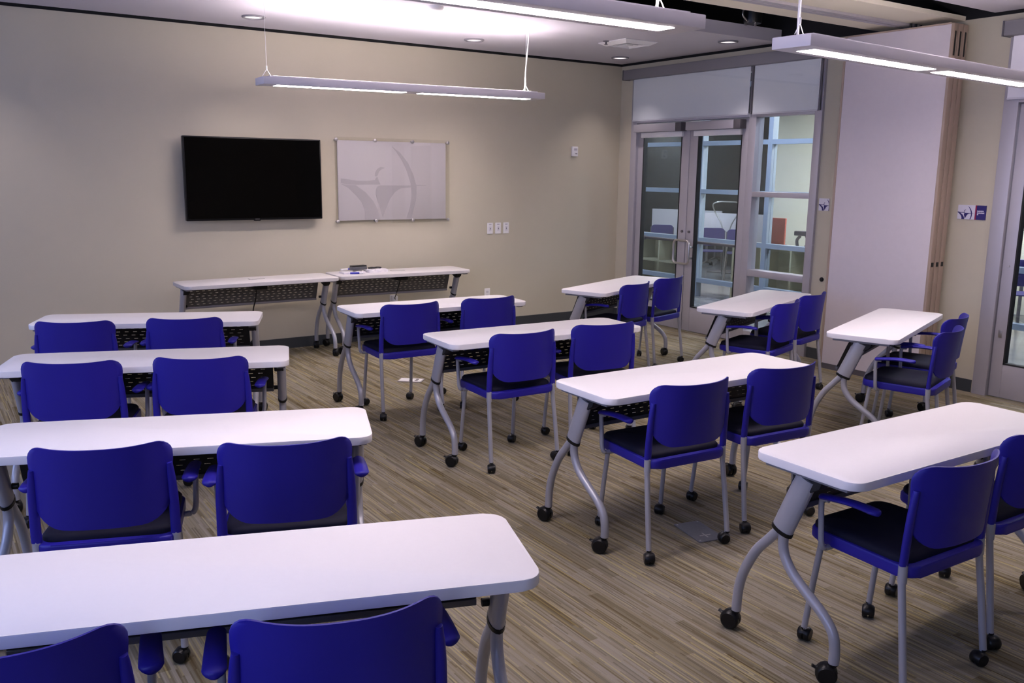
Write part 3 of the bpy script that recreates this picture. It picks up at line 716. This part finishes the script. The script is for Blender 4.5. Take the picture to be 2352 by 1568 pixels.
for v in bm.verts: v.co = Vector((v.co.x*.20, v.co.y*(.12+.012*math.sin(v.co.x*14)), .026+.006*math.sin(v.co.x*17+v.co.y*5)))
r_ = bmesh.ops.extrude_face_region(bm, geom=bm.faces[:])
for v in [g for g in r_['geom'] if isinstance(g, bmesh.types.BMVert)]: v.co.z = .0005
obj('fabric', bm, 'cloth', cl, 60)
bk = thing('eyeglass_case', 'flat dark wavy case lying on the folded white cloth', 'case', (3.665, 7.862, TH_+.031), math.radians(6))
bm = bmesh.new(); tube(bm, spline([(-.065, 0, .006), (-.03, 0, .009), (0, 0, .007), (.03, 0, .010), (.065, 0, .006)]), .022, 12, Vector((0, 1, 0)), .0065); obj('shell', bm, 'black_soft', bk, 60)
# ------------------------------------------------------------------ hall and rooms beyond the glass
HX = 9.2
struct('floor.001', 'polished grey concrete floor of the hall', 'floor', 'concrete', [(XR+.02, 17, -3, 17, -.1, -.002)])
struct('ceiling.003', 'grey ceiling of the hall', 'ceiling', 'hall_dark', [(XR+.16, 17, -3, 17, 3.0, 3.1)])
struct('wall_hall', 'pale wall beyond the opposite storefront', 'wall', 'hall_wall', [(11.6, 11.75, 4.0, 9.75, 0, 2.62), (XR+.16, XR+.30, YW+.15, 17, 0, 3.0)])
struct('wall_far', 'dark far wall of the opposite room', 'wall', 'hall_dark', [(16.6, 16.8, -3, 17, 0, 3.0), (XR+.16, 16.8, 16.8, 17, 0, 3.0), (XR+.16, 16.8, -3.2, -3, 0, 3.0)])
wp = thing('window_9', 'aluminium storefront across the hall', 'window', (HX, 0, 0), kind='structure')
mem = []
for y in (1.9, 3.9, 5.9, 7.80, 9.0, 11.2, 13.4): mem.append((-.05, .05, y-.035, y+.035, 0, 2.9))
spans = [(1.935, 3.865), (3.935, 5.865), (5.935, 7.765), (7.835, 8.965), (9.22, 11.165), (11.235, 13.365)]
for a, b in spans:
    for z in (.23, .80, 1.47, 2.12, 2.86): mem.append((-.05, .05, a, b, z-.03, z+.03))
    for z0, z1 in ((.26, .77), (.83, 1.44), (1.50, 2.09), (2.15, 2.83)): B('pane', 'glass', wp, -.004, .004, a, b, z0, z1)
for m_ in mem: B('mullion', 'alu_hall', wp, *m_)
B('pier', 'hall_wall', wp, -.06, .06, 9.035, 9.22, 0, 2.99)
# added light panels, out of view, that brighten the hall and rooms beyond
HL = ['added fill light panel outside the glazed sidelight', 'added fill light panel outside the left door leaf, further along the hall', 'added warm fill light panel above the long cubby shelf', 'added fill light panel outside the single glass door', 'added fill light panel above the plain blue chairs across the hall', 'added fill light panel above the low white table across the hall']
for k, (x, y, m_) in enumerate(((8.1, 7.5, 'hall_fill'), (8.1, 11.5, 'hall_fill'), (10.4, 7.0, 'hall_fill_warm'), (8.1, 3.5, 'hall_fill'), (10.6, 11.8, 'hall_fill'), (10.6, 4.0, 'hall_fill'))):
    l_ = thing('hall_fill_light', HL[k], 'fill light', (x, y, 3.0), group='added fill lights of the hall')
    B('tray', 'lamp_white', l_, -.33, .33, -.33, .33, -.03, -.0005); B('diffuser', m_, l_, -.30, .30, -.30, .30, -.034, -.0302)
# cubby shelves behind the opposite glass
def cubby(label, x, y, L, cols, rows=2, hgt=.78):
    t = thing('cubby_shelf', label, 'shelf', (x, y, 0), group='cubby shelves across the hall'); d = .36
    B('back_board', 'cubby', t, d-.012, d, -L/2, L/2, 0, hgt)
    for r in range(rows+1): B('shelf_board', 'cubby', t, 0, d-.012, -L/2, L/2, r*(hgt-.025)/rows, r*(hgt-.025)/rows+.025)
    for c_ in range(cols+1):
        y_ = -L/2+c_*(L-.025)/cols
        for r in range(rows): B('divider', 'cubby', t, .001, d-.012, y_, y_+.025, r*(hgt-.025)/rows+.025, (r+1)*(hgt-.025)/rows)
cubby('long wooden cubby shelf behind the glass across from the sidelight', HX+.25, 7.35, 2.5, 5)
cubby('wooden cubby shelf behind the glass across from the left door leaf', HX+.25, 10.55, 1.9, 4)
def hall_chair(label, x, y, rz):
    t = thing('school_chair', label, 'chair', (x, y, 0), rz, 'plain blue chairs across the hall')
    bm = bmesh.new(); prism(bm, rrect(-.2, .2, -.2, .2, .06, 4), .44, .455, .004, 1); obj('seat', bm, 'hall_chair', t, 40)
    bm = bmesh.new(); prism(bm, rrect(-.19, .19, .55, .84, .06, 4), -.215, -.20, .004, 1, lambda a, b, c: (a, c, b)); obj('backrest', bm, 'hall_chair', t, 40)
    for s in (-1, 1):
        T('leg', 'alu_dark', t, [(s*.19, -.205, .80), (s*.19, -.195, .44), (s*.22, -.25, 0)], .011, 8); T('leg', 'alu_dark', t, [(s*.17, .15, .44), (s*.21, .24, 0)], .011, 8)
hall_chair('plain blue chair seen through the left door leaf', 10.9, 11.55, -.8)
hall_chair('plain blue chair by the white table, seen through the right door leaf', 11.05, 10.52, -.75)
hall_chair('plain blue chair nearest the pale wall, seen through the right door leaf', 11.15, 10.02, -.85)
hall_chair('plain blue chair seen through the single glass door', 10.15, 5.00, -1.0)
def hall_table(label, x, y, rz):
    t = thing('flip_top_table', label, 'table', (x, y, 0), rz, 'flip-top tables across the hall')
    B('tabletop', 'board_white', t, -.75, .75, -.02, .02, .46, 1.0, .004)
    for s in (-1, 1):
        T('leg', 'alu_dark', t, [(s*.62, .03, .72), (s*.62, .06, .08)], .025, 8); T('foot', 'alu_dark', t, [(s*.62, -.28, .04), (s*.62, .06, .08), (s*.62, .32, .04)], .02, 8)
        for q in (-1, 1):
            bm = bmesh.new(); lathe(bm, [(.03, -.02), (.03, .02)], 12, (s*.62, q*.29, .03), 'X'); obj('wheel', bm, 'black', t)
hall_table('white table tipped upright beyond the left door leaf', 12.9, 13.0, -1.2)
hall_table('white table tipped upright beyond the right door leaf', 12.6, 11.35, -1.2)
dt = thing('side_table', 'low white table in the room seen through the single glass door', 'table', (10.9, 5.9, 0)); B('tabletop', 'board_white', dt, -.4, .4, -.8, .8, .70, .73, .004)
for sx in (-1, 1):
    for sy in (-1, 1): T('leg', 'alu_dark', dt, [(sx*.34, sy*.7, .70), (sx*.34, sy*.7, 0)], .02, 8)
rb = thing('red_panel', 'dull red board standing on the cubby shelf across the hall', 'board', (HX+.42, 8.02, .782), 0)
B('panel', 'red_board', rb, -.015, .015, -.17, .17, 0, .36, .003); B('foot', 'red_board', rb, -.07, .07, -.15, .15, 0, .012)
pj_ = thing('desk_projector', 'small dark projector on a curved stand across the hall', 'projector', (HX+.42, 7.58, .782), .3)
bm = bmesh.new(); prism(bm, rrect(-.06, .06, -.07, .07, .015, 3), 0, .012, .002, 1); obj('base', bm, 'purple_dark', pj_, 35)
T('curved_stand', 'purple_dark', pj_, spline([(0, .05, .012), (0, .06, .09), (0, .02, .145)]), .02, 10); T('rear_arm', 'purple_dark', pj_, spline([(0, -.05, .012), (0, -.09, .07), (0, -.05, .15)]), .012, 10)
bm = bmesh.new(); box(bm, -.05, .05, -.11, .09, .15, .21, .012); obj('head', bm, 'purple_dark', pj_, 35)
T('lens_barrel', 'black', pj_, [(0, -.11, .18), (0, -.15, .18)], .032, 14)
ln = thing('arched_chrome_frame', 'bent chrome tube frame beyond the right door leaf', 'tube frame', (11.9, 11.0, 0), -1.1)
for s in (-1, 1): T('tube', 'steel', ln, spline([(0, s*.02, 0), (s*.05, s*.05, .75), (s*.20, s*.05, 1.05), (s*.26, .0, 1.18), (s*.16, 0, 1.23), (0, 0, 1.235)]), .012, 8)
B('base', 'alu_dark', ln, -.25, .25, -.2, .2, 0, .02, .004)
